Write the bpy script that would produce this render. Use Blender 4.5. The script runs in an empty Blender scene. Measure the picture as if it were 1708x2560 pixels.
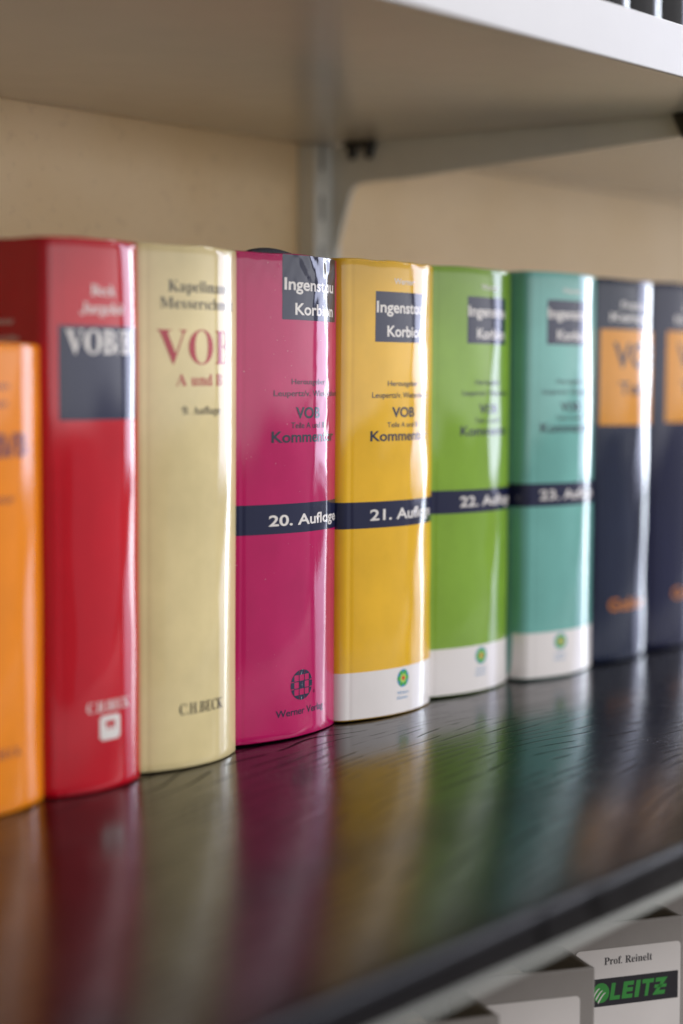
import bpy, bmesh, math, random
import numpy as np
from mathutils import Vector

R = math.radians
sc = bpy.context.scene
COL = sc.collection

# ------------------------------------------------------------------ camera
cd = bpy.data.cameras.new('camera')
cam = bpy.data.objects.new('camera', cd); COL.objects.link(cam); sc.camera = cam
cam.location = (-0.8076, -0.5945, 0.185)
cam.rotation_euler = (R(90 - 4.2424), 0, R(36.1204 - 90))
cd.sensor_width = 36.0; cd.sensor_fit = 'AUTO'; cd.lens = 4880 / 2560 * 36
cd.clip_start = 0.02; cd.clip_end = 50
cd.dof.use_dof = True; cd.dof.focus_distance = 0.980; cd.dof.aperture_fstop = 2.9
cd.dof.aperture_blades = 0

# ------------------------------------------------------------------ light
w = bpy.data.worlds.new('World'); sc.world = w; w.use_nodes = True
w.node_tree.nodes['Background'].inputs[0].default_value = (1.0, 0.92, 0.85, 1)
w.node_tree.nodes['Background'].inputs[1].default_value = 0.25

def area(name, loc, target, sx, sy, radiance, color):
    l = bpy.data.lights.new(name, 'AREA'); l.shape = 'RECTANGLE'; l.size = sx; l.size_y = sy
    l.energy = radiance * math.pi * sx * sy; l.color = color
    o = bpy.data.objects.new(name, l); COL.objects.link(o); o.location = loc
    d = Vector(target) - Vector(loc)
    o.rotation_euler = d.to_track_quat('-Z', 'Y').to_euler()
    return o
# tall daylight window on the end wall to the right of the shelves, the pale wall below and beside it
area('window_light', (2.7, -0.18, 0.72), (0, -0.18, 0.72), 0.54, 1.50, 20.0, (0.84, 0.91, 1.0))
area('window_lower_light', (2.7, -0.18, -0.42), (0, -0.18, -0.42), 0.54, 0.76, 2.2, (0.36, 0.55, 1.0))
area('curtain_light', (2.7, -0.80, 0.60), (0, -0.80, 0.60), 0.66, 1.26, 6.0, (0.72, 0.76, 1.0))
# broad soft daylight of the room in front of the shelves: bright upper part, dimmer towards the floor
area('room_light', (2.3, -2.6, 2.05), (2.3, 0, 2.05), 5.4, 1.10, 8.6, (0.96, 0.96, 1.0))
area('room_mid_light', (0.9, -2.6, 0.32), (0.9, 0, 0.32), 8.4, 0.48, 2.1, (0.94, 0.95, 1.0))
area('room_upper_light', (0.9, -2.6, 0.90), (0.9, 0, 0.90), 8.4, 0.64, 0.6, (0.94, 0.95, 1.0))
area('room_low_light', (2.7, -2.6, -0.25), (2.7, 0, -0.25), 4.8, 0.60, 0.32, (0.75, 0.80, 1.0))

sc.view_settings.view_transform = 'Standard'; sc.view_settings.look = 'None'
sc.view_settings.exposure = 0.0; sc.view_settings.gamma = 1.0
sc.view_settings.use_curve_mapping = False
sc.cycles.max_bounces = 10; sc.cycles.diffuse_bounces = 5; sc.cycles.glossy_bounces = 5
sc.cycles.use_denoising = True
sc.cycles.sample_clamp_indirect = 6.0

# ------------------------------------------------------------------ materials
def srgb(r, g, b):
    f = lambda c: (c / 255 / 12.92) if c / 255 <= 0.04045 else ((c / 255 + 0.055) / 1.055) ** 2.4
    return (f(r), f(g), f(b), 1)

class NT:
    def __init__(s, name):
        s.m = bpy.data.materials.new(name); s.m.use_nodes = True; s.t = s.m.node_tree
        s.p = s.t.nodes['Principled BSDF']
    def n(s, typ, **kw):
        nd = s.t.nodes.new(typ)
        for k, v in kw.items():
            if k.startswith('i_'):
                key = k[2:]
                nd.inputs[int(key) if key.isdigit() else key.replace('_', ' ')].default_value = v
            else: setattr(nd, k, v)
        return nd
    def l(s, a, b): s.t.links.new(a, b)
    def coord(s, scale=(1, 1, 1), out='Object', loc=(0, 0, 0)):
        tc = s.n('ShaderNodeTexCoord'); mp = s.n('ShaderNodeMapping')
        mp.inputs['Scale'].default_value = scale; mp.inputs['Location'].default_value = loc
        s.l(tc.outputs[out], mp.inputs['Vector']); return mp.outputs['Vector']
    def noise(s, vec, scale, detail=3, rough=0.5, dist=0):
        nd = s.n('ShaderNodeTexNoise'); nd.inputs['Scale'].default_value = scale
        nd.inputs['Detail'].default_value = detail; nd.inputs['Roughness'].default_value = rough
        nd.inputs['Distortion'].default_value = dist
        s.l(vec, nd.inputs['Vector']); return nd.outputs['Fac']
    def ramp(s, fac, stops):
        nd = s.n('ShaderNodeValToRGB'); e = nd.color_ramp.elements
        while len(e) < len(stops): e.new(0.5)
        for el, (p, c) in zip(e, stops): el.position = p; el.color = c if len(c) == 4 else (*c, 1)
        s.l(fac, nd.inputs['Fac']); return nd.outputs['Color']
    def math(s, op, a, b=None):
        nd = s.n('ShaderNodeMath', operation=op)
        for i, v in enumerate((a, b)):
            if v is None: continue
            if isinstance(v, (int, float)): nd.inputs[i].default_value = v
            else: s.l(v, nd.inputs[i])
        return nd.outputs[0]
    def mix(s, fac, a, b):
        nd = s.n('ShaderNodeMix', data_type='RGBA')
        for i, v in ((0, fac), (6, a), (7, b)):
            if isinstance(v, (int, float, tuple)): nd.inputs[i].default_value = v
            else: s.l(v, nd.inputs[i])
        return nd.outputs[2]
    def bump(s, h, strength, dist, normal=None):
        nd = s.n('ShaderNodeBump'); nd.inputs['Strength'].default_value = strength; nd.inputs['Distance'].default_value = dist
        s.l(h, nd.inputs['Height'])
        if normal is not None: s.l(normal, nd.inputs['Normal'])
        s.l(nd.outputs['Normal'], s.p.inputs['Normal']); return nd.outputs['Normal']

def jacket(name, col, rough=0.13, var=0.10, seed=0.0, specks=False):
    """Printed, laminated paper: slightly uneven ink, streaks of handling wear in the gloss."""
    t = NT(name); c = srgb(*col)
    v = t.coord((1, 1, 1), loc=(seed, seed * 2.3, 0))
    n = t.noise(v, 22, 4, 0.6)
    d = tuple(x * (1 - var) for x in c[:3]) + (1,); b = tuple(min(1, x * (1 + var)) for x in c[:3]) + (1,)
    colr = t.ramp(n, [(0.3, d), (0.7, b)])
    if specks:
        sp = t.noise(v, 900, 2, 0.5)
        sm = t.ramp(sp, [(0.735, (0, 0, 0)), (0.76, (1, 1, 1))])
        big = t.ramp(t.noise(v, 40, 2), [(0.45, (0, 0, 0)), (0.7, (1, 1, 1))])
        mm = t.math('MULTIPLY', sm, big)
        colr = t.mix(mm, colr, (0.75, 0.68, 0.7, 1))
    t.l(colr, t.p.inputs['Base Color'])
    vs = t.coord((1, 1, 0.12), loc=(seed, 0, 0))
    s = t.noise(vs, 140, 3, 0.6)
    rr = t.math('ADD', t.math('MULTIPLY', s, 0.07), rough - 0.075)
    t.l(rr, t.p.inputs['Roughness'])
    t.p.inputs['IOR'].default_value = 1.5
    vf = t.coord((1, 1, 0.05), loc=(0, seed, 0))
    t.bump(t.noise(vf, 120, 2, 0.5), 0.20, 0.0006)
    return t.m

def plain(name, col, rough=0.5, metallic=0.0, bscale=0, bstr=0.1, lin=False, var=0.08):
    t = NT(name); c = col if lin else srgb(*col)
    v = t.coord()
    n = t.noise(v, 30, 4, 0.6)
    t.l(t.ramp(n, [(0.3, tuple(x * (1 - var) for x in c[:3])), (0.7, tuple(min(1, x * (1 + var)) for x in c[:3]))]), t.p.inputs['Base Color'])
    t.p.inputs['Roughness'].default_value = rough; t.p.inputs['Metallic'].default_value = metallic
    if bscale: t.bump(t.noise(v, bscale, 3, 0.6), bstr, 0.001)
    return t.m

def wood_material():
    t = NT('black_stained_ash')
    tc = t.n('ShaderNodeTexCoord')
    # slow wander of the grain direction
    mp = t.n('ShaderNodeMapping'); mp.inputs['Scale'].default_value = (2.2, 5, 1); t.l(tc.outputs['Object'], mp.inputs['Vector'])
    wob = t.n('ShaderNodeTexNoise'); wob.inputs['Scale'].default_value = 1.6; wob.inputs['Detail'].default_value = 2
    t.l(mp.outputs['Vector'], wob.inputs['Vector'])
    off = t.n('ShaderNodeVectorMath', operation='MULTIPLY'); t.l(wob.outputs['Color'], off.inputs[0]); off.inputs[1].default_value = (0, 0.10, 0)
    add = t.n('ShaderNodeVectorMath', operation='ADD'); t.l(tc.outputs['Object'], add.inputs[0]); t.l(off.outputs[0], add.inputs[1])
    def stretched(sx, sy, detail=2, rough=0.5):
        m = t.n('ShaderNodeMapping'); m.inputs['Scale'].default_value = (sx, sy, 1); t.l(add.outputs[0], m.inputs['Vector'])
        return t.noise(m.outputs['Vector'], 1.0, detail, rough)
    # open pores: short dark grooves along the grain, gathered in the early wood of each ring
    p1 = t.ramp(stretched(24, 520, 2), [(0.56, (0, 0, 0)), (0.66, (1, 1, 1))])
    p2 = t.ramp(stretched(9, 150, 3, 0.6), [(0.54, (0, 0, 0)), (0.60, (1, 1, 1))])
    rings = t.math('ABSOLUTE', t.math('SUBTRACT', stretched(3.2, 34, 2), 0.5))
    early = t.ramp(rings, [(0.03, (1, 1, 1)), (0.12, (0.15, 0.15, 0.15))])
    sep = t.n('ShaderNodeSeparateXYZ'); t.l(add.outputs[0], sep.inputs[0])
    ph = t.math('ADD', t.math('MULTIPLY', sep.outputs['Y'], 130.0), t.math('MULTIPLY', stretched(1.6, 9, 1), 5.5))
    wv = t.math('SINE', t.math('MULTIPLY', ph, 6.2832))
    line = t.ramp(wv, [(0.80, (0, 0, 0)), (0.96, (1, 1, 1))])
    p3 = t.ramp(stretched(30, 260, 2), [(0.41, (0, 0, 0)), (0.50, (1, 1, 1))])
    groove = t.math('MAXIMUM', t.math('MULTIPLY', t.math('MULTIPLY', t.math('MULTIPLY', p1, p2), early), 0.12), t.math('MULTIPLY', line, p3))
    groove = t.math('MAXIMUM', groove, t.math('MULTIPLY', t.math('MULTIPLY', p1, early), 0.22))
    col = t.mix(groove, srgb(9, 8, 12), srgb(3, 3, 4))
    vd = t.coord()
    sp = t.ramp(t.noise(vd, 1000, 2, 0.5), [(0.64, (0, 0, 0)), (0.68, (1, 1, 1))])
    patch = t.ramp(t.noise(vd, 14, 3, 0.6), [(0.45, (0, 0, 0)), (0.70, (1, 1, 1))])
    dust = t.math('MULTIPLY', t.math('MULTIPLY', sp, patch), 0.5)
    col = t.mix(dust, col, srgb(150, 145, 142))
    t.l(col, t.p.inputs['Base Color'])
    rg = t.math('ADD', t.math('MULTIPLY', t.noise(vd, 35, 3, 0.6), 0.06), 0.15)
    rg = t.math('ADD', rg, t.math('MULTIPLY', dust, 0.4))
    t.l(rg, t.p.inputs['Roughness'])
    t.p.inputs['IOR'].default_value = 1.42
    t.l(t.math('SUBTRACT', 0.5, t.math('MULTIPLY', groove, 0.49)), t.p.inputs['Specular IOR Level'])
    t.bump(t.math('MULTIPLY', groove, -1.0), 0.11, 0.0004)
    t.p.inputs['Specular Tint'].default_value = (0.80, 0.84, 1.0, 1)
    return t.m

def wall_material():
    t = NT('beige_plaster'); v = t.coord()
    a = t.noise(v, 9, 4, 0.6); b = t.noise(v, 120, 4, 0.65)
    c = t.ramp(a, [(0.3, srgb(240, 210, 162)), (0.7, srgb(247, 220, 178))])
    spot = t.ramp(b, [(0.33, (1, 1, 1)), (0.43, (0, 0, 0))])
    c = t.mix(t.math('MULTIPLY', spot, 0.12), c, srgb(150, 108, 74))
    t.l(c, t.p.inputs['Base Color']); t.p.inputs['Roughness'].default_value = 0.75
    t.bump(b, 0.2, 0.0015)
    return t.m

M_wood = wood_material(); M_wall = wall_material()
M_white = plain('white_laminate', (206, 205, 206), 0.30, bscale=300, bstr=0.03, var=0.02)
M_under = plain('pale_laminate', (216, 208, 196), 0.22, bscale=300, bstr=0.03, var=0.02)
M_lip = plain('grey_lip', (176, 178, 172), 0.4, var=.03)
M_steel = plain('grey_lacquered_steel', (216, 214, 204), 0.38, var=0.04)
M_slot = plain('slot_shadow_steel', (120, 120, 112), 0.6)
M_rub = plain('black_plastic', (22, 20, 19), 0.42)
M_page = plain('book_paper', (225, 214, 190), 0.8)
M_bind = plain('grey_binder_board', (142, 136, 131), 0.55, bscale=900, bstr=0.12, var=0.06)
M_bind_in = plain('grey_binder_lining', (92, 88, 84), 0.7)
M_label = plain('paper_label', (216, 210, 206), 0.55, var=0.03)
M_ink = plain('black_ink', (28, 26, 34), 0.5)
M_lgreen = plain('green_ink', (52, 140, 58), 0.45, var=0.05)

mm = 0.001
# ------------------------------------------------------------------ object helpers
def tag(o, label=None, cat=None, group=None, kind=None):
    if label: o['label'] = label
    if cat: o['category'] = cat
    if group: o['group'] = group
    if kind: o['kind'] = kind
    return o
def empty(name, loc, rz=0):
    o = bpy.data.objects.new(name, None); COL.objects.link(o); o.location = loc; o.rotation_euler = (0, 0, rz)
    o.empty_display_size = 0.02
    return o
def link(name, me, mat, parent=None, loc=None, rz=0):
    o = bpy.data.objects.new(name, me); COL.objects.link(o)
    if mat: me.materials.clear(); me.materials.append(mat)
    if parent: o.parent = parent
    if loc: o.location = loc
    if rz: o.rotation_euler = (0, 0, rz)
    return o
def from_bm(name, bm, mat, parent=None, smooth=False, **kw):
    me = bpy.data.meshes.new(name); bmesh.ops.recalc_face_normals(bm, faces=bm.faces[:]); bm.to_mesh(me); bm.free()
    if smooth: me.shade_smooth()
    return link(name, me, mat, parent, **kw)
def box(bm, x0, x1, y0, y1, z0, z1, bev=0.0, seg=2):
    b = bmesh.new(); bmesh.ops.create_cube(b, size=1)
    for v in b.verts:
        v.co = Vector((x0 + (v.co.x + .5) * (x1 - x0), y0 + (v.co.y + .5) * (y1 - y0), z0 + (v.co.z + .5) * (z1 - z0)))
    if bev: bmesh.ops.bevel(b, geom=b.edges[:], offset=bev, segments=seg, affect='EDGES', profile=0.5)
    me = bpy.data.meshes.new('tmp'); b.to_mesh(me); b.free(); bm.from_mesh(me); bpy.data.meshes.remove(me)
def prism(bm, pts, axis, a0, a1, bev=0.0):
    """extrude a 2-D outline along an axis ('x': pts are (y,z); 'z': pts are (x,y))"""
    b = bmesh.new()
    mk = (lambda p, a: (a, p[0], p[1])) if axis == 'x' else (lambda p, a: (p[0], p[1], a))
    lo = [b.verts.new(mk(p, a0)) for p in pts]; hi = [b.verts.new(mk(p, a1)) for p in pts]
    b.faces.new(lo); b.faces.new(hi[::-1])
    for i in range(len(pts)):
        j = (i + 1) % len(pts); b.faces.new((lo[i], lo[j], hi[j], hi[i]))
    bmesh.ops.recalc_face_normals(b, faces=b.faces[:])
    if bev: bmesh.ops.bevel(b, geom=b.edges[:], offset=bev, segments=2, affect='EDGES')
    me = bpy.data.meshes.new('tmp'); b.to_mesh(me); b.free(); bm.from_mesh(me); bpy.data.meshes.remove(me)
def lathe(bm, c, prof, n=24):
    rings = [[bm.verts.new((c[0] + r * math.cos(2 * math.pi * k / n), c[1] + r * math.sin(2 * math.pi * k / n), c[2] + z)) for k in range(n)] for r, z in prof]
    for a, b in zip(rings, rings[1:]):
        for k in range(n): bm.faces.new((a[k], a[(k + 1) % n], b[(k + 1) % n], b[k]))
    bm.faces.new(rings[0][::-1]); bm.faces.new(rings[-1])

# ------------------------------------------------------------------ lettering
_cache = {}
def text_polys(s, bold=0.0, res=5):
    """flat outline mesh of a text line (verts Nx2, faces) at size 1"""
    key = (s, bold)
    if key in _cache: return _cache[key]
    c = bpy.data.curves.new('lettering', 'FONT'); c.body = s; c.size = 1.0; c.offset = bold; c.resolution_u = res
    o = bpy.data.objects.new('lettering', c); COL.objects.link(o)
    dg = bpy.context.evaluated_depsgraph_get()
    me = bpy.data.meshes.new_from_object(o.evaluated_get(dg))
    v = np.array([tuple(p.co)[:2] for p in me.vertices]) if len(me.vertices) else np.zeros((0, 2))
    f = [tuple(p.vertices) for p in me.polygons]
    bpy.data.objects.remove(o); bpy.data.curves.remove(c); bpy.data.meshes.remove(me)
    _cache[key] = (v, f); return v, f
def serif(s):
    o = ''
    for ch in s:
        if 'A' <= ch <= 'Z': o += chr(0x1D400 + ord(ch) - 65)
        elif 'a' <= ch <= 'z': o += chr(0x1D41A + ord(ch) - 97)
        elif '0' <= ch <= '9': o += chr(0x1D7CE + ord(ch) - 48)
        else: o += ch
    return o
def text_bm(s, style, x0, x1, z0, cap, upto=None, bold=None, shear=0.0):
    """bmesh of a text line in flat (x, z): x0..x1 spanned by the first `upto` characters, caps `cap` high"""
    n = len(s) if upto is None else upto
    if style == 'serif': body = serif(s); bo = 0.0 if bold is None else bold; capref = text_polys(serif('H'), bo)[0]
    else:
        bo = 0.02 if bold is None else bold; body = s.replace('a', 'd') if style == 'geo' else s; capref = text_polys('H', bo)[0]
    v, f = text_polys(body, bo)
    sub = text_polys(body[:n], bo)[0]
    xa, xb = sub[:, 0].min(), sub[:, 0].max(); sx = (x1 - x0) / (xb - xa)
    zb = capref[:, 1].min(); sz = cap / (capref[:, 1].max() - zb)
    bm = bmesh.new(); vs = [bm.verts.new((p[0], 0, p[1])) for p in v]
    for q in f:
        try: bm.faces.new([vs[i] for i in q])
        except ValueError: pass
    if style == 'geo' and 'a' in s:          # single-storey a: a bowl and a stem cut off at x-height
        xh = text_polys('x', bo)[0][:, 1].max(); dw = text_polys('d', bo)[0]; dwid = dw[:, 0].max() - dw[:, 0].min()
        for i, ch in enumerate(s):
            if ch != 'a': continue
            r = text_polys(body[:i + 1], bo)[0][:, 0].max(); l = r - dwid
            fs = [q for q in bm.faces if l - 0.01 < q.calc_center_median().x < r + 0.01]
            ge = set(fs) | {e for q in fs for e in q.edges} | {u for q in fs for u in q.verts}
            bmesh.ops.bisect_plane(bm, geom=list(ge), plane_co=(0, 0, xh), plane_no=(0, 0, 1), clear_outer=True)
    for u in bm.verts:
        z = (u.co.z - zb) * sz
        u.co.x = x0 + (u.co.x - xa) * sx + shear * z; u.co.z = z0 + z
    return bm
def poly_bm(polys):
    bm = bmesh.new()
    for p in polys: bm.faces.new([bm.verts.new((a, 0, b)) for a, b in p])
    bmesh.ops.triangulate(bm, faces=bm.faces[:])
    return bm
def rect(x0, x1, z0, z1): return [(x0, z0), (x1, z0), (x1, z1), (x0, z1)]
def ell(cx, cz, rx, rz, n=40, a0=0, a1=360): return [(cx + rx * math.cos(R(a0 + (a1 - a0) * k / n)), cz + rz * math.sin(R(a0 + (a1 - a0) * k / n))) for k in range(n)]
def rrect(x0, x1, z0, z1, r):
    p = []
    for cx, cz, a in ((x1 - r, z1 - r, 0), (x0 + r, z1 - r, 90), (x0 + r, z0 + r, 180), (x1 - r, z0 + r, 270)):
        p += [(cx + r * math.cos(R(a + t)), cz + r * math.sin(R(a + t))) for t in (0, 30, 60, 90)]
    return p
def join(*bms):
    a = bms[0]
    for b in bms[1:]:
        me = bpy.data.meshes.new('tmp'); b.to_mesh(me); b.free(); a.from_mesh(me); bpy.data.meshes.remove(me)
    return a

# ------------------------------------------------------------------ books
class Spine:
    """Rounded spine in plan: corner, arc, corner; s = arc length from the middle; small waves in the jacket."""
    def __init__(s, W, half, rl, rr, seed, amp=1.0, crinkle=0.0, H=0.24, ds=0.0):
        h = R(half); Rm = (W - (rl + rr) * (1 - math.sin(h))) / (2 * math.sin(h))
        La = rl * (math.pi / 2 - h); Lb = rr * (math.pi / 2 - h); Lm = 2 * Rm * h; L = La + Lb + Lm; s.L = L; s.W = W; s.H = H; s.ds = ds
        n = 2000; t = np.linspace(0, L, n)
        psi = np.where(t < La, -math.pi / 2 + t / rl, np.where(t < La + Lm, -h + (t - La) / Rm, h + (t - La - Lm) / rr))
        mid = (psi[1:] + psi[:-1]) / 2; dt = np.diff(t)
        x = np.concatenate([[0], np.cumsum(np.cos(mid) * dt)]) - W / 2
        y = np.concatenate([[0], np.cumsum(np.sin(mid) * dt)]); y -= y.min()
        D = 0.158                                  # boards run back from the spine
        s.yend = y[0]
        ext = np.linspace(D, 0, 40)[:-1]
        s.t = np.concatenate([-ext - L / 2, t - L / 2, (ext[::-1]) + L / 2])
        s.x = np.concatenate([np.full(39, -W / 2), x, np.full(39, W / 2)])
        s.y = np.concatenate([y[0] + ext, y, y[0] + ext[::-1]])
        s.psi = np.concatenate([np.full(39, -math.pi / 2), psi, np.full(39, math.pi / 2)])
        rnd = random.Random(seed); s.w = []
        for _ in range(9):
            ls = rnd.uniform(.016, .05); lz = rnd.uniform(.05, .28)
            s.w.append((rnd.uniform(.3, 1) * 4.4e-5 * amp * (ls / .03) , 2 * math.pi / ls, rnd.choice((-1, 1)) * 2 * math.pi / lz, rnd.uniform(0, 6.28)))
        s.cr = []
        for _ in range(16):
            ls = rnd.uniform(.006, .020); lz = rnd.uniform(.008, .030)
            s.cr.append((rnd.uniform(.4, 1) * 3.2e-5 * crinkle, 2 * math.pi / ls, rnd.choice((-1, 1)) * 2 * math.pi / lz, rnd.uniform(0, 6.28)))
    def disp(s, t, z):
        d = 0
        for a, ks, kz, ph in s.w: d = d + a * np.sin(ks * t + kz * z + ph)
        # shallow joint behind each shoulder of the spine
        for sg in (-1, 1): d = d - 0.0004 * np.exp(-((t - sg * (s.L / 2 - (.0105 if sg < 0 else .0045))) / .0012) ** 2) * 0.5
        if s.cr:
            env = np.exp(-((s.H - z) / .020) ** 2) + 0.30 * np.exp(-((z - .165) / .035) ** 2) * np.clip((t - .002) / .02, 0, 1)
            e = 0
            for a, ks, kz, ph in s.cr: e = e + a * np.sin(ks * t + kz * z + ph)
            d = d + e * env
        return d
    def pos(s, t, z, off=0.0):
        x = np.interp(t, s.t, s.x); y = np.interp(t, s.t, s.y); p = np.interp(t, s.t, s.psi)
        d = s.disp(t, z) + off
        return np.stack([x + np.sin(p) * d, y - np.cos(p) * d, z], -1)
    def nrm(s, t, z):
        e = 2e-4
        a = s.pos(t + e, z) - s.pos(t - e, z); b = s.pos(t, z + e) - s.pos(t, z - e)
        n = np.cross(a, b); return n / np.linalg.norm(n, axis=-1, keepdims=True)

def grid_mesh(name, P, N=None):
    nr, nc = P.shape[:2]
    me = bpy.data.meshes.new(name); idx = np.arange(nr * nc).reshape(nr, nc)
    q = np.stack([idx[:-1, :-1], idx[:-1, 1:], idx[1:, 1:], idx[1:, :-1]], -1).reshape(-1, 4)
    me.from_pydata(P.reshape(-1, 3).tolist(), [], q.tolist()); me.shade_smooth()
    if N is not None: me.normals_split_custom_set_from_vertices(N.reshape(-1, 3).tolist())
    return me

def book_cover(sp, mat, parent, top_noise=0.00015, seed=1):
    H = sp.H; L = sp.L
    t = np.concatenate([np.linspace(-L / 2 - .157, -L / 2 - .002, 14), np.linspace(-L / 2, L / 2, 150), np.linspace(L / 2 + .002, L / 2 + .157, 14)])
    rnd = random.Random(seed)
    edge = sum(rnd.uniform(-1, 1) * top_noise * np.sin(2 * math.pi / rnd.uniform(.02, .09) * t + rnd.uniform(0, 6)) for _ in range(5))
    zs = [(0, -.0007), (.0002, -.0003), (.0007, 0)] + [(z, 0) for z in np.linspace(.004, H - .004, 150)] + [(H - .0008, 0), (H - .0003, -.0002), (H, -.0007), (H - .0001, -.0025), (H - .02, -.0027)]
    zs = zs[:1] + zs[1:]
    rows = []; 
    for z, off in zs:
        zz = np.full_like(t, z) + edge * (z / H) ** 8
        rows.append(sp.pos(t, zz, off))
    rows.insert(0, sp.pos(t, np.full_like(t, .0001), -.0025)); rows.insert(0, sp.pos(t, np.full_like(t, .02), -.0027))
    P = np.stack(rows, 0)
    return link('cover', grid_mesh('cover', P), mat, parent)

def on_spine(name, bm, sp, mat, parent, off=0.00012, step=0.0012):
    """wrap a flat (s, z) mesh onto the spine"""
    if not bm.verts: bm.free(); return None
    xs = [v.co.x for v in bm.verts]; a = math.floor(min(xs) / step) * step + step
    lim = sp.L / 2 + .03
    while a < max(xs):
        bmesh.ops.bisect_plane(bm, geom=bm.verts[:] + bm.edges[:] + bm.faces[:], plane_co=(a, 0, 0), plane_no=(1, 0, 0)); a += step
    zs = [v.co.z for v in bm.verts]; a = math.floor(min(zs) / .003) * .003 + .003
    while a < max(zs):
        bmesh.ops.bisect_plane(bm, geom=bm.verts[:] + bm.edges[:] + bm.faces[:], plane_co=(0, 0, a), plane_no=(0, 0, 1)); a += .003
    co = np.array([tuple(v.co) for v in bm.verts])
    P = sp.pos(co[:, 0] + sp.ds, co[:, 2], off); N = sp.nrm(co[:, 0] + sp.ds, co[:, 2])
    for v, p in zip(bm.verts, P): v.co = p
    for f in bm.faces:
        f.normal_update()
        if f.normal.dot(Vector(N[f.verts[0].index] if f.verts[0].index >= 0 else (0, -1, 0))) < 0: f.normal_flip()
    bm.verts.index_update()
    me = bpy.data.meshes.new(name); bm.to_mesh(me); bm.free(); me.shade_smooth()
    me.normals_split_custom_set_from_vertices(N.tolist())
    return link(name, me, mat, parent)
def band(name, sp, s0, s1, z0, z1, mat, parent, off=0.00005):
    t = np.linspace(s0, s1, max(3, int((s1 - s0) / .0008))); z = np.linspace(z0, z1, max(3, int((z1 - z0) / .0016)))
    T, Z = np.meshgrid(t, z)
    P = sp.pos(T + sp.ds, Z, off); N = sp.nrm(T + sp.ds, Z)
    return link(name, grid_mesh(name, P, N), mat, parent)

def book(label, xc, yf, W, half, rl, rr, ds, H, col, seed, rough=.13, amp=1.0, crinkle=0.0, specks=False, lean=0.5):
    H -= .0006
    b = empty('book', (xc, yf, 0.0002 + math.sin(R(lean)) * W * 0.42)); b.rotation_euler = (0, R(lean), 0); tag(b, label, 'book', 'hardback books standing in a row on the dark shelf')
    sp = Spine(W, half, rl, rr, seed, amp, crinkle, H, ds * mm)
    m = jacket('jacket_%s' % seed, col, rough, seed=seed * 1.7, specks=specks)
    book_cover(sp, m, b, seed=seed)
    bm = bmesh.new()
    box(bm, -W / 2 + .0035, W / 2 - .0035, sp.yend + .002, sp.yend + .152, .003, H - .0045)
    from_bm('page_block', bm, M_page, b)
    return b, sp, m

# ---- setting
bm = bmesh.new(); box(bm, -1.2, 3.0, 0.185, 0.215, -0.9, 0.9)
tag(from_bm('wall', bm, M_wall), kind='structure')

# lower shelf: black stained veneer board over a pale underside
lower = empty('shelf', (0.5, 0, 0)); tag(lower, 'dark wood grained shelf board carrying the row of coloured hardback books', 'shelf')
bm = bmesh.new(); box(bm, -1.6, 1.7, -0.2625, 0.1835, -0.0165, 0.0, 0.0032, 5)
ob = from_bm('shelf_board', bm, M_wood, lower, smooth=True)
bm = bmesh.new(); box(bm, -1.6, 1.7, -0.2590, 0.1835, -0.0212, -0.0168, 0.0012, 2)
from_bm('underside_panel', bm, M_lip, lower)

# upper shelf
upper = empty('shelf', (0.5, 0, 0.3298)); tag(upper, 'pale shelf board with bright white front edge overhead, resting on the grey bracket', 'shelf')
bm = bmesh.new(); box(bm, -1.6, 1.7, -0.1478, 0.1825, 0, 0.0252, 0.0008, 2)
from_bm('shelf_board', bm, M_under, upper)
bm = bmesh.new(); box(bm, -1.6, 1.7, -0.1495, -0.14785, -0.0001, 0.0254, 0.0006, 2)
from_bm('front_edge', bm, M_white, upper)

# wall rail and bracket
rail = empty('wall_rail', (0.225, 0.185, -0.5)); tag(rail, 'upright grey steel slotted rail fixed to the beige wall behind the books', 'rail')
bm = bmesh.new(); box(bm, -0.0135, 0.0135, -0.0150, 0.0, 0, 0.829, 0.0012)
from_bm('rail_profile', bm, M_steel, rail)
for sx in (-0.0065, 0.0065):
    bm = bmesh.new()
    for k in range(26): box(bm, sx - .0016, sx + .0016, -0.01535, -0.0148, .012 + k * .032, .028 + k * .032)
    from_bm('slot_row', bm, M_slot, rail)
br = empty('shelf_bracket', (0.2285, 0.17, 0.3298)); tag(br, 'grey steel shelf bracket with a tapering arm under the white upper shelf', 'bracket')
outline = [(-.0010, -.0800), (-.0045, -.0690), (-.0160, -.0330), (-.0185, -.0286), (-.0225, -.0265), (-.0300, -.0258), (-.058, -.0252), (-.1305, -.0203), (-.252, -.0118), (-.300, -.0085), (-.306, -.006), (-.306, -.0012), (-.0010, -.0012)]
bm = bmesh.new(); prism(bm, outline, 'x', -.0015, .0015, .0004)
from_bm('arm_plate', bm, M_steel, br)
bm = bmesh.new(); box(bm, -.0045, .0105, -.306, -.018, -.0013, -.0002, .0003)
from_bm('top_flange', bm, M_steel, br)
bm = bmesh.new()
for y in (-.020, -.0335): lathe(bm, (-.0045, y, -.0165), [(.0014, .005), (.0024, .0065), (.0036, .013), (.0046, .0150), (.0046, .0163)])
box(bm, -.0090, -.0016, -.038, -.015, -.0040, -.0004, .001)
from_bm('support_clip', bm, M_rub, br, smooth=False)
bm = bmesh.new(); lathe(bm, (-.0065, -.2590, -.0140), [(.0034, 0), (.0045, .0012), (.0086, .0102), (.0095, .0122), (.0091, .0135)])
from_bm('support_clip', bm, M_rub, br, smooth=True)

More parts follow.
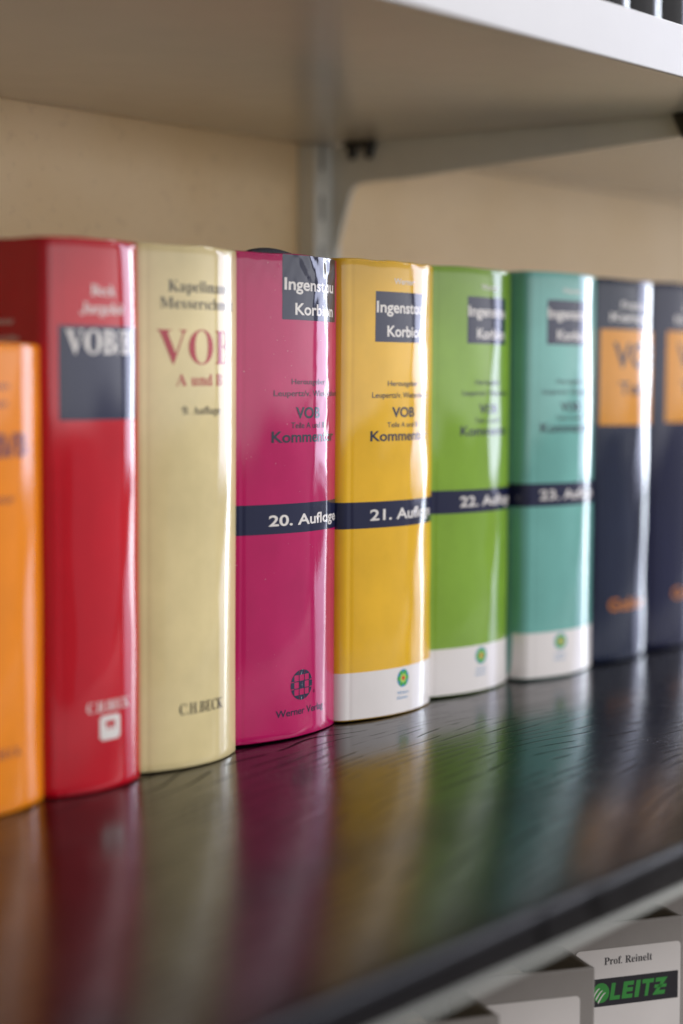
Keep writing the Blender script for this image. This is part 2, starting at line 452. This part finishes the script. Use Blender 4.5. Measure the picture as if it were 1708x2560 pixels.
# ---- inks
NAVY = (30, 34, 62)
I_navy = jacket('navy_ink', NAVY, .13, .05, 3.1)
I_white = jacket('white_ink', (222, 216, 210), .16, .03, 4.2)
I_dark = jacket('dark_print', (42, 48, 62), .16, .05, 5.1)
I_red = jacket('red_print', (168, 26, 44), .15, .05, 6.1)
I_black = jacket('black_print', (40, 36, 32), .16, .05, 6.4)
I_gold = jacket('orange_print', (186, 108, 26), .15, .06, 7.3)
I_grn = jacket('emblem_green', (70, 165, 70), .15, .03, 2.2)
I_blu = jacket('emblem_blue', (70, 140, 190), .15, .03, 2.4)
I_redm = jacket('emblem_red', (200, 50, 40), .15, .03, 2.6)
I_orange = jacket('orange_panel', (214, 142, 34), .14, .06, 8.1)
I_pur = jacket('purple_print', (128, 76, 74), .15, .06, 8.4)

def T(b, sp, name, lines, mat, off=.00013):
    on_spine(name, join(*[text_bm(*a, **k) for a, k in lines]), sp, mat, b, off)
def L(s, style, x0, x1, z, cap, **k): return ((s, style, x0 * mm, x1 * mm, z * mm, cap * mm), k)

# 1 orange
b, sp, m = book('short orange book at the left end, lower than all its neighbours', -.2483, -.0123, .0660, 26, .008, .0035, 3.3, .1949, (232, 134, 22), 11, rough=.15, lean=.2)
T(b, sp, 'author_lettering', [L('Ganten', 'geo', -16, 5.1, 175.8, 3.0), L('Jansen', 'geo', -14, 3.8, 168.6, 3.0)], I_pur)
T(b, sp, 'subtitle_lettering', [L('Kommentar', 'geo', -20, 7.7, 129.2, 3.2, bold=.012)], I_pur)
T(b, sp, 'publisher_lettering', [L('C.H.BECK', 'serif', -14, 10.6, 23.4, 3.6)], I_pur)
T(b, sp, 'title_lettering', [L('VOB/B', 'geo', -28, 17.8, 147.8, 9.9, bold=.04)], I_pur)

# 2 red
b, sp, m = book('bright red book with a dark blue title panel and white lettering', -.1860, -.0139, .0577, 24, .008, .0035, 0, .2402, (186, 12, 32), 12, rough=.11, lean=.25)
band('title_panel', sp, -.0226, .0260, .1620, .2024, I_navy, b)
T(b, sp, 'author_lettering', [L('Beck', 'serif', -6.7, 8.2, 215.4, 4.6), L('Jurgeleit', 'serif', -12.3, 14.5, 207.6, 4.7, shear=.18)], I_white)
T(b, sp, 'title_lettering', [L('VOB/B', 'serif', -19.6, 8.3, 190.4, 10.3, bold=.006, upto=3)], I_white)
T(b, sp, 'publisher_lettering', [L('C.H.BECK', 'serif', -10, 17.4, 34.8, 4.6)], I_white)
x0, x1, z0, z1 = -.0031, .0099, .0221, .0330
logo = [rect(x0 + .001, x1 - .001, z0, z0 + .0044), rect(x0, x0 + .0034, z0 + .001, z1 - .001), rect(x1 - .0034, x1, z0 + .001, z1 - .001), rect(x0 + .001, x1 - .001, z1 - .0026, z1)]
logo += [rect(x0 + .0030 + k * .0021, x0 + .0041 + k * .0021, z0 + .0044, z0 + .0062) for k in range(4)]
on_spine('publisher_emblem', poly_bm(logo), sp, I_white, b, .00013)
# small white blurb on the side board
T(b, sp, 'cover_lettering', [L('Kommentar', 'geo', -sp.L / 2 / mm - 34, -sp.L / 2 / mm - 13, 203, 2.6, bold=.01), L('zur Vergabe', 'geo', -sp.L / 2 / mm - 36, -sp.L / 2 / mm - 10, 196, 2.6, bold=.01)], I_white)

# 3 beige
b, sp, m = book('beige book with dark serif author names and large red title letters', -.1200, -.0136, .0734, 30, .008, .0055, 1.8, .2403, (217, 199, 146), 13, rough=.13, lean=.5)
T(b, sp, 'author_lettering', [L('Kapellmann', 'serif', -22.6, 15.0, 218.6, 5.0, bold=-.004, upto=9), L('Messerschmidt', 'serif', -26.8, 18.5, 211.0, 4.9, bold=-.004, upto=11)], I_black)
T(b, sp, 'title_lettering', [L('VOB', 'serif', -28.3, 21.5, 186.1, 15.2, bold=-.006), L('A und B', 'serif', -18.5, 13.2, 176.1, 5.2)], I_red)
T(b, sp, 'edition_lettering', [L('9. Auflage', 'serif', -15.2, 11.5, 163.0, 3.4, bold=-.004)], I_black)
T(b, sp, 'publisher_lettering', [L('C.H.BECK', 'serif', -16.6, 13.5, 25.0, 5.0, bold=-.003)], I_black)

# 4 magenta
b, sp, m = book('magenta book with navy edition band and a black globe grid emblem', -.0407, -.0079, .0844, 22, .008, .0035, 3.1, .2402, (180, 18, 88), 14, rough=.12, amp=1.3, crinkle=1.0, specks=True, lean=.65)
band('title_panel', sp, -.0150, .0365, .2076, .2394, I_navy, b)
band('edition_band', sp, -sp.L / 2 - .03, sp.L / 2 + .01, .1026, .1172, I_navy, b)
T(b, sp, 'title_lettering', [L('Ingenstau', 'geo', -13.6, 21.3, 222.1, 6.0, upto=7, bold=.021), L('Korbion', 'geo', -5.8, 20.3, 210.1, 5.8, upto=5, bold=.021)], I_white)
T(b, sp, 'editor_lettering', [L('Herausgeber', 'geo', -8.2, 22.7, 176.0, 2.7, bold=.004), L('Leupertz/v. Wietersheim', 'geo', -20.6, 25.4, 170.1, 2.9, upto=17, bold=.004)], I_dark)
T(b, sp, 'subtitle_lettering', [L('VOB', 'geo', -4.9, 16.8, 159.1, 5.6, bold=.028), L('Teile A und B', 'geo', -8.6, 22.0, 154.3, 2.9, bold=.006), L('Kommentar', 'geo', -21.8, 29.2, 147.3, 5.6, upto=8, bold=.021)], I_dark)
T(b, sp, 'edition_lettering', [L('20. Auflage', 'geo', -23.2, 39.6, 106.4, 5.4, bold=.021)], I_white)
# globe emblem: disc with a window of squares cut by grid lines
cx, cz, rx, rz = .0012, .0261, .0090, .0076
rows = []
full = ell(cx, cz, rx, rz, 72)
gx = [cx - .0064, cx - .0022, cx + .0022, cx + .0064]; gz = [cz - .0053, cz - .0018, cz + .0018, cz + .0053]
g = .00022
pb = poly_bm([full])
for a in [p - g for p in gx] + [p + g for p in gx]: bmesh.ops.bisect_plane(pb, geom=pb.verts[:] + pb.edges[:] + pb.faces[:], plane_co=(a, 0, 0), plane_no=(1, 0, 0))
for a in [p - g for p in gz] + [p + g for p in gz]: bmesh.ops.bisect_plane(pb, geom=pb.verts[:] + pb.edges[:] + pb.faces[:], plane_co=(0, 0, a), plane_no=(0, 0, 1))
kill = []
for f in pb.faces:
    c = f.calc_center_median(); ix = sum(c.x > p for p in gx); iz = sum(c.z > p for p in gz)
    nearx = min(abs(c.x - p) for p in gx) <= g; nearz = min(abs(c.z - p) for p in gz) <= g
    inside = gx[0] < c.x < gx[3] and gz[0] < c.z < gz[3]
    if inside and not nearx and not nearz and (ix, iz) != (2, 2): kill.append(f)
    if not inside and ((nearx and abs(c.x - cx) < .004) or (nearz and abs(c.z - cz) < .004)): kill.append(f)
bmesh.ops.delete(pb, geom=list(set(kill)), context='FACES')
on_spine('publisher_emblem', pb, sp, I_navy, b, .00013)
T(b, sp, 'publisher_lettering', [L('Werner Verlag', 'plain', -18.3, 22.2, 11.4, 3.5, bold=.012), L('®', 'plain', 11.0, 13.0, 20.8, 1.4, bold=0)], I_navy)
# dark woven headband showing over the top of the spine
rb = []
for k in range(25):
    s = -.0310 + k * (.0300 / 24); u = k / 24; hh = .0021 * math.sin(math.pi * min(1, u ** 0.85)) ** 0.8 if 0 < u < 1 else 0
    rb.append((s, hh))
bm = bmesh.new(); prev = None
for s, hh in rb:
    q = []
    for off, z in ((-.0030, -.004), (-.0030, hh * .75), (-.0038, hh), (-.0052, hh), (-.0060, hh * .75), (-.0060, -.004)):
        p = sp.pos(np.array(s), np.array(.2400 + z), off); q.append(bm.verts.new(tuple(p)))
    if prev:
        for i in range(6): bm.faces.new((prev[i], prev[(i + 1) % 6], q[(i + 1) % 6], q[i]))
    prev = q
t = NT('woven_ribbon'); v = t.coord((1, 1, 1)); wv = t.n('ShaderNodeTexVoronoi'); wv.inputs['Scale'].default_value = 1100; t.l(v, wv.inputs['Vector'])
t.l(t.ramp(wv.outputs['Distance'], [(0.1, srgb(44, 44, 66)), (0.6, srgb(10, 10, 18))]), t.p.inputs['Base Color']); t.p.inputs['Roughness'].default_value = .6; t.bump(wv.outputs['Distance'], .6, .0005)
from_bm('headband', bm, t.m, b, smooth=True)

# 5 yellow, 6 green, 7 teal: one layout in three colours
def commentary(label, xc, yf, W, col, seed, H, ed, dx, dxb, ex, wz, bandz, ds, amp=1.0, rough=.12, lean=.5):
    b, sp, m = book(label, xc, yf, W, 24, .0073, .0035, ds, H, col, seed, rough=rough, amp=amp, lean=lean)
    band('base_band', sp, -sp.L / 2 - .12, sp.L / 2 + .05, .0007, wz, jacket('white_jacket_base_%d' % seed, (226, 220, 216), .18, .03, seed), b)
    band('edition_band', sp, -sp.L / 2 - .05, sp.L / 2 + .02, bandz[0], bandz[1], I_navy, b)
    band('title_panel', sp, (-23.8 + dx) * mm, (19.6 + dx) * mm, .1975, .2237, I_navy, b)
    T(b, sp, 'title_lettering', [L('Ingenstau', 'geo', -23.1 + dx, 18.6 + dx, 212.7, 6.0, bold=.021), L('Korbion', 'geo', -15.3 + dx, 18.0 + dx, 200.3, 5.8, bold=.021)], I_white)
    T(b, sp, 'editor_lettering', [L('Herausgeber', 'geo', -14.7 + dxb, 13.4 + dxb, 174.6, 2.7, bold=.008), L('Leupertz/v. Wietersheim', 'geo', -25.9 + dxb, 25 + dxb, 168.4, 2.9, bold=.008)], I_dark)
    T(b, sp, 'subtitle_lettering', [L('VOB', 'geo', -11.1 + dxb, 9.6 + dxb, 158.2, 5.3, bold=.028), L('Teile A und B', 'geo', -14.8 + dxb, 13.5 + dxb, 153.0, 2.6, bold=.008), L('Kommentar', 'geo', -26.9 + dxb, 25.5 + dxb, 145.8, 5.4, bold=.021)], I_dark)
    mid = sum(bandz) / 2 / mm
    T(b, sp, 'edition_lettering', [L(ed + ' Auflage', 'geo', -26.8 + dxb, 35.2 + dxb, mid - 3.0, 5.8, bold=.021)], I_white)
    T(b, sp, 'publisher_lettering', [L('Werner', 'geo', -10 + dxb, 8.5 + dxb, 227.8, 3.1, bold=.012)], I_white)
    T(b, sp, 'base_lettering', [L('Wolters', 'geo', ex - 5.4, ex + 5.6, wz / mm - 14.6, 1.6, bold=.004), L('Kluwer', 'geo', ex - 5.4, ex + 4.8, wz / mm - 17.3, 1.6, bold=.004)], I_blu)
    # round emblem: blue rim, green ring of petals, red heart
    zc = wz - .0062; e = ex * mm
    em = tag(on_spine('publisher_emblem', poly_bm([ell(e, zc, .0056, .0048, 36)]), sp, I_blu, b, .00012), None)
    def sub(name, polys, mat, off): o = on_spine(name, poly_bm(polys), sp, mat, em, off); return o
    sub('emblem_petal_ring', [ell(e + .0037 * math.cos(R(a)), zc + .0031 * math.sin(R(a)), .0017, .0015, 14) for a in range(0, 360, 60)], I_grn, .00018)
    sub('emblem_field', [ell(e, zc, .0028, .0024, 24)], jacket('emblem_pale_%d' % seed, (170, 205, 90), .15, .03, 1), .00021)
    sub('emblem_heart', [ell(e, zc, .0015, .0013, 16)], I_redm, .00024)
    return b
commentary('golden yellow book with navy title panel and white base, right of the magenta one', .0443, -.0119, .0850, (226, 176, 38), 15, .2404, '21.', 0, 0, .2, .0252, (.1005, .1143), 2.95)
commentary('grass green book with navy edition band and white base', .1313, -.0079, .0882, (126, 164, 50), 16, .2404, '22.', 6, 4.4, -1.8, .0267, (.1025, .1155), 2.5, amp=1.3, lean=.7)
commentary('teal green book with navy edition band and white base', .2159, -.0190, .0801, (110, 172, 162), 17, .2404, '23.', -4.8, -5.8, -13.2, .0273, (.1022, .1158), 2.4, amp=1.2, lean=.7)

# 8, 9 dark books with an orange title panel
def dark_book(label, xc, yf, W, seed, col, dx, lean):
    b, sp, m = book(label, xc, yf, W, 24, .007, .0035, 2.3, .2392, col, seed, rough=.13, amp=1.2, lean=lean)
    band('title_panel', sp, (-34.7 + dx) * mm, (36 + dx) * mm, .1480, .2074, I_orange, b)
    T(b, sp, 'author_lettering', [L('Franke', 'geo', -17.4 + dx, 10 + dx, 220.4, 4.4), L('Kemper', 'geo', -27 + dx, 22 + dx, 212.6, 5.0)], I_white)
    T(b, sp, 'title_lettering', [L('VOB', 'geo', -24.2 + dx, 28 + dx, 183.5, 15.8, bold=.021), L('Teil B', 'geo', -18.8 + dx, 24 + dx, 167, 8, bold=.02)], I_dark)
    T(b, sp, 'publisher_lettering', [L('Gabler', 'geo', -24.7 + dx, 18.5 + dx, 31.5, 8.0, bold=.021)], I_gold)
dark_book('dark slate book with an orange title panel, right beside the teal book', .2939, -.0187, .0751, 18, (18, 29, 54), -1.8, .9)
dark_book('blackish violet book with an orange panel, cut by the right edge of the photo', .3676, -.0183, .0716, 19, (20, 24, 56), 8.5, 1.0)

# ---- dark slim files on the upper shelf, only their feet in view
def slim(x, label, seed):
    b = empty('slim_file', (x, -.0440, .3554)); tag(b, label, 'file', 'dark slim files on the upper shelf')
    sp = Spine(.0392, 30, .006, .0045, seed, .6, 0, .25)
    book_cover(sp, jacket('file_cover_%d' % seed, (20, 20, 22), .16, .06, seed), b, seed=seed)
    bm = bmesh.new(); box(bm, -.0165, .0165, .008, .15, .003, .24); from_bm('page_block', bm, M_page, b)
ords = ['leftmost in view', 'second from the left', 'third from the left', 'at the right edge of the photo']
for k, od in enumerate(ords): slim(.1853 + .04 * k, 'dark slim file on the white upper shelf, ' + od, 31 + k)

# ---- grey lever arch files below the shelf, each turned towards the camera
def binder(label, xr, yr, ztop, rot, seed, lab=True, writing=True, inset=0.0):
    """origin: right front top corner of the spine at the given place; local x along the spine, y back"""
    Wb, Hb, D = .080, .318, .285
    c, s = math.cos(rot), math.sin(rot)
    b = empty('lever_arch_file', (xr - c * Wb / 2, yr - s * Wb / 2, ztop - Hb), rot)
    tag(b, label, 'binder', 'grey lever arch files below the dark shelf')
    bm = bmesh.new(); box(bm, -Wb / 2, Wb / 2, 0, .0026, 0, Hb, .0012, 3); from_bm('spine_board', bm, M_bind, b)
    for sx in (-1, 1):
        bm = bmesh.new(); x = sx * (Wb / 2 - .0014); box(bm, x - .0013, x + .0013, .0028, D, 0, Hb - .0005, .0008, 2); from_bm('cover_board', bm, M_bind, b)
    bm = bmesh.new(); box(bm, -Wb / 2 + .006, Wb / 2 - .014, .035, D - .03, .004, Hb - .018); from_bm('paper_stack', bm, M_page, b)
    bm = bmesh.new(); box(bm, -Wb / 2 + .003, Wb / 2 - .003, .003, .0042, .003, Hb - .004); from_bm('spine_lining', bm, M_bind_in, b)
    if lab:
        def flat(name, bmx, mat, y, parent):
            for v in bmx.verts: v.co.y = y
            for f in bmx.faces:
                f.normal_update()
                if f.normal.y > 0: f.normal_flip()
            me = bpy.data.meshes.new(name); bmx.to_mesh(me); bmx.free(); return link(name, me, mat, parent)
        # spine coordinates measured from the right edge (mm), height from the top (mm)
        X = lambda d: Wb / 2 - .0255 - inset + d * mm
        Z = lambda z: Hb + (z + 100.7) * mm
        bm = bmesh.new(); 
        pts = rrect(X(-37.5), X(23.4), Z(-305), Z(-113.9), .0022)
        prism(bm, [(p[0], p[1]) for p in pts], 'z', 0, .0003)
        for v in bm.verts: v.co = Vector((v.co.x, -.00005 - v.co.z, v.co.y))
        lb = from_bm('paper_label', bm, M_label, b)
        if writing:
            flat('brand_panel', poly_bm([rect(X(-37.5), X(22.0), Z(-144.0), Z(-129.4))]), M_ink, -.00042, lb)
            flat('name_lettering', text_bm('Prof. Reinelt', 'serif', X(-21.2), X(6.6), Z(-122.3), .0038), M_ink, -.00044, lb)
            ch = [text_bm(c, 'plain', X(a), X(e), Z(-141.1), .0089, bold=.05, shear=.155) for c, a, e in (('L', -18.1, -12.2), ('E', -11.1, -5.0), ('I', -3.7, -1.2), ('T', -.1, 6.6), ('Z', 6.9, 14.5))]
            ch.append(poly_bm([[(X(8.0), Z(-137.5)), (X(15.0), Z(-137.5)), (X(15.3), Z(-135.8)), (X(8.3), Z(-135.8))]]))
            flat('brand_lettering', join(*ch), M_lgreen, -.00046, lb)
            flat('brand_emblem', poly_bm([ell(X(-23.0), Z(-136.8), .0048, .0052, 40)]), M_lgreen, -.00045, lb)
            sw = []
            for k in range(3):
                o = k * 1.75
                a = [(-27.4 + o * .75 + u * (3.6 + .3 * k), -137.6 - o * 1.05 + 3.4 * math.sin(u * 1.45) + o * .35 * u) for u in np.linspace(0, 1, 9)]
                c2 = [(p + .25, q - 1.25 * (1 - .75 * i / 8)) for i, (p, q) in enumerate(a)]
                sw.append([(X(p), Z(q)) for p, q in a + c2[::-1]])
            flat('emblem_stripe', poly_bm(sw), M_label, -.00047, lb)
    return b
r34 = R(-34)
binder('grey lever arch file with a printed name and green lettering on its white label', .1076, -.1485, -.1007, r34, 1)
binder('grey lever arch file with a blank white label, overlapping the named file', -.0010, -.1555, -.0995, R(-36), 2, writing=False, inset=.006)
binder('grey lever arch file at the bottom edge of the photo, mostly hidden by the shelf', -.0880, -.1560, -.0990, r34, 3, lab=False)
binder('grey lever arch file behind the named one at the right edge of the photo', .2150, -.1480, -.1010, r34, 4, lab=False)
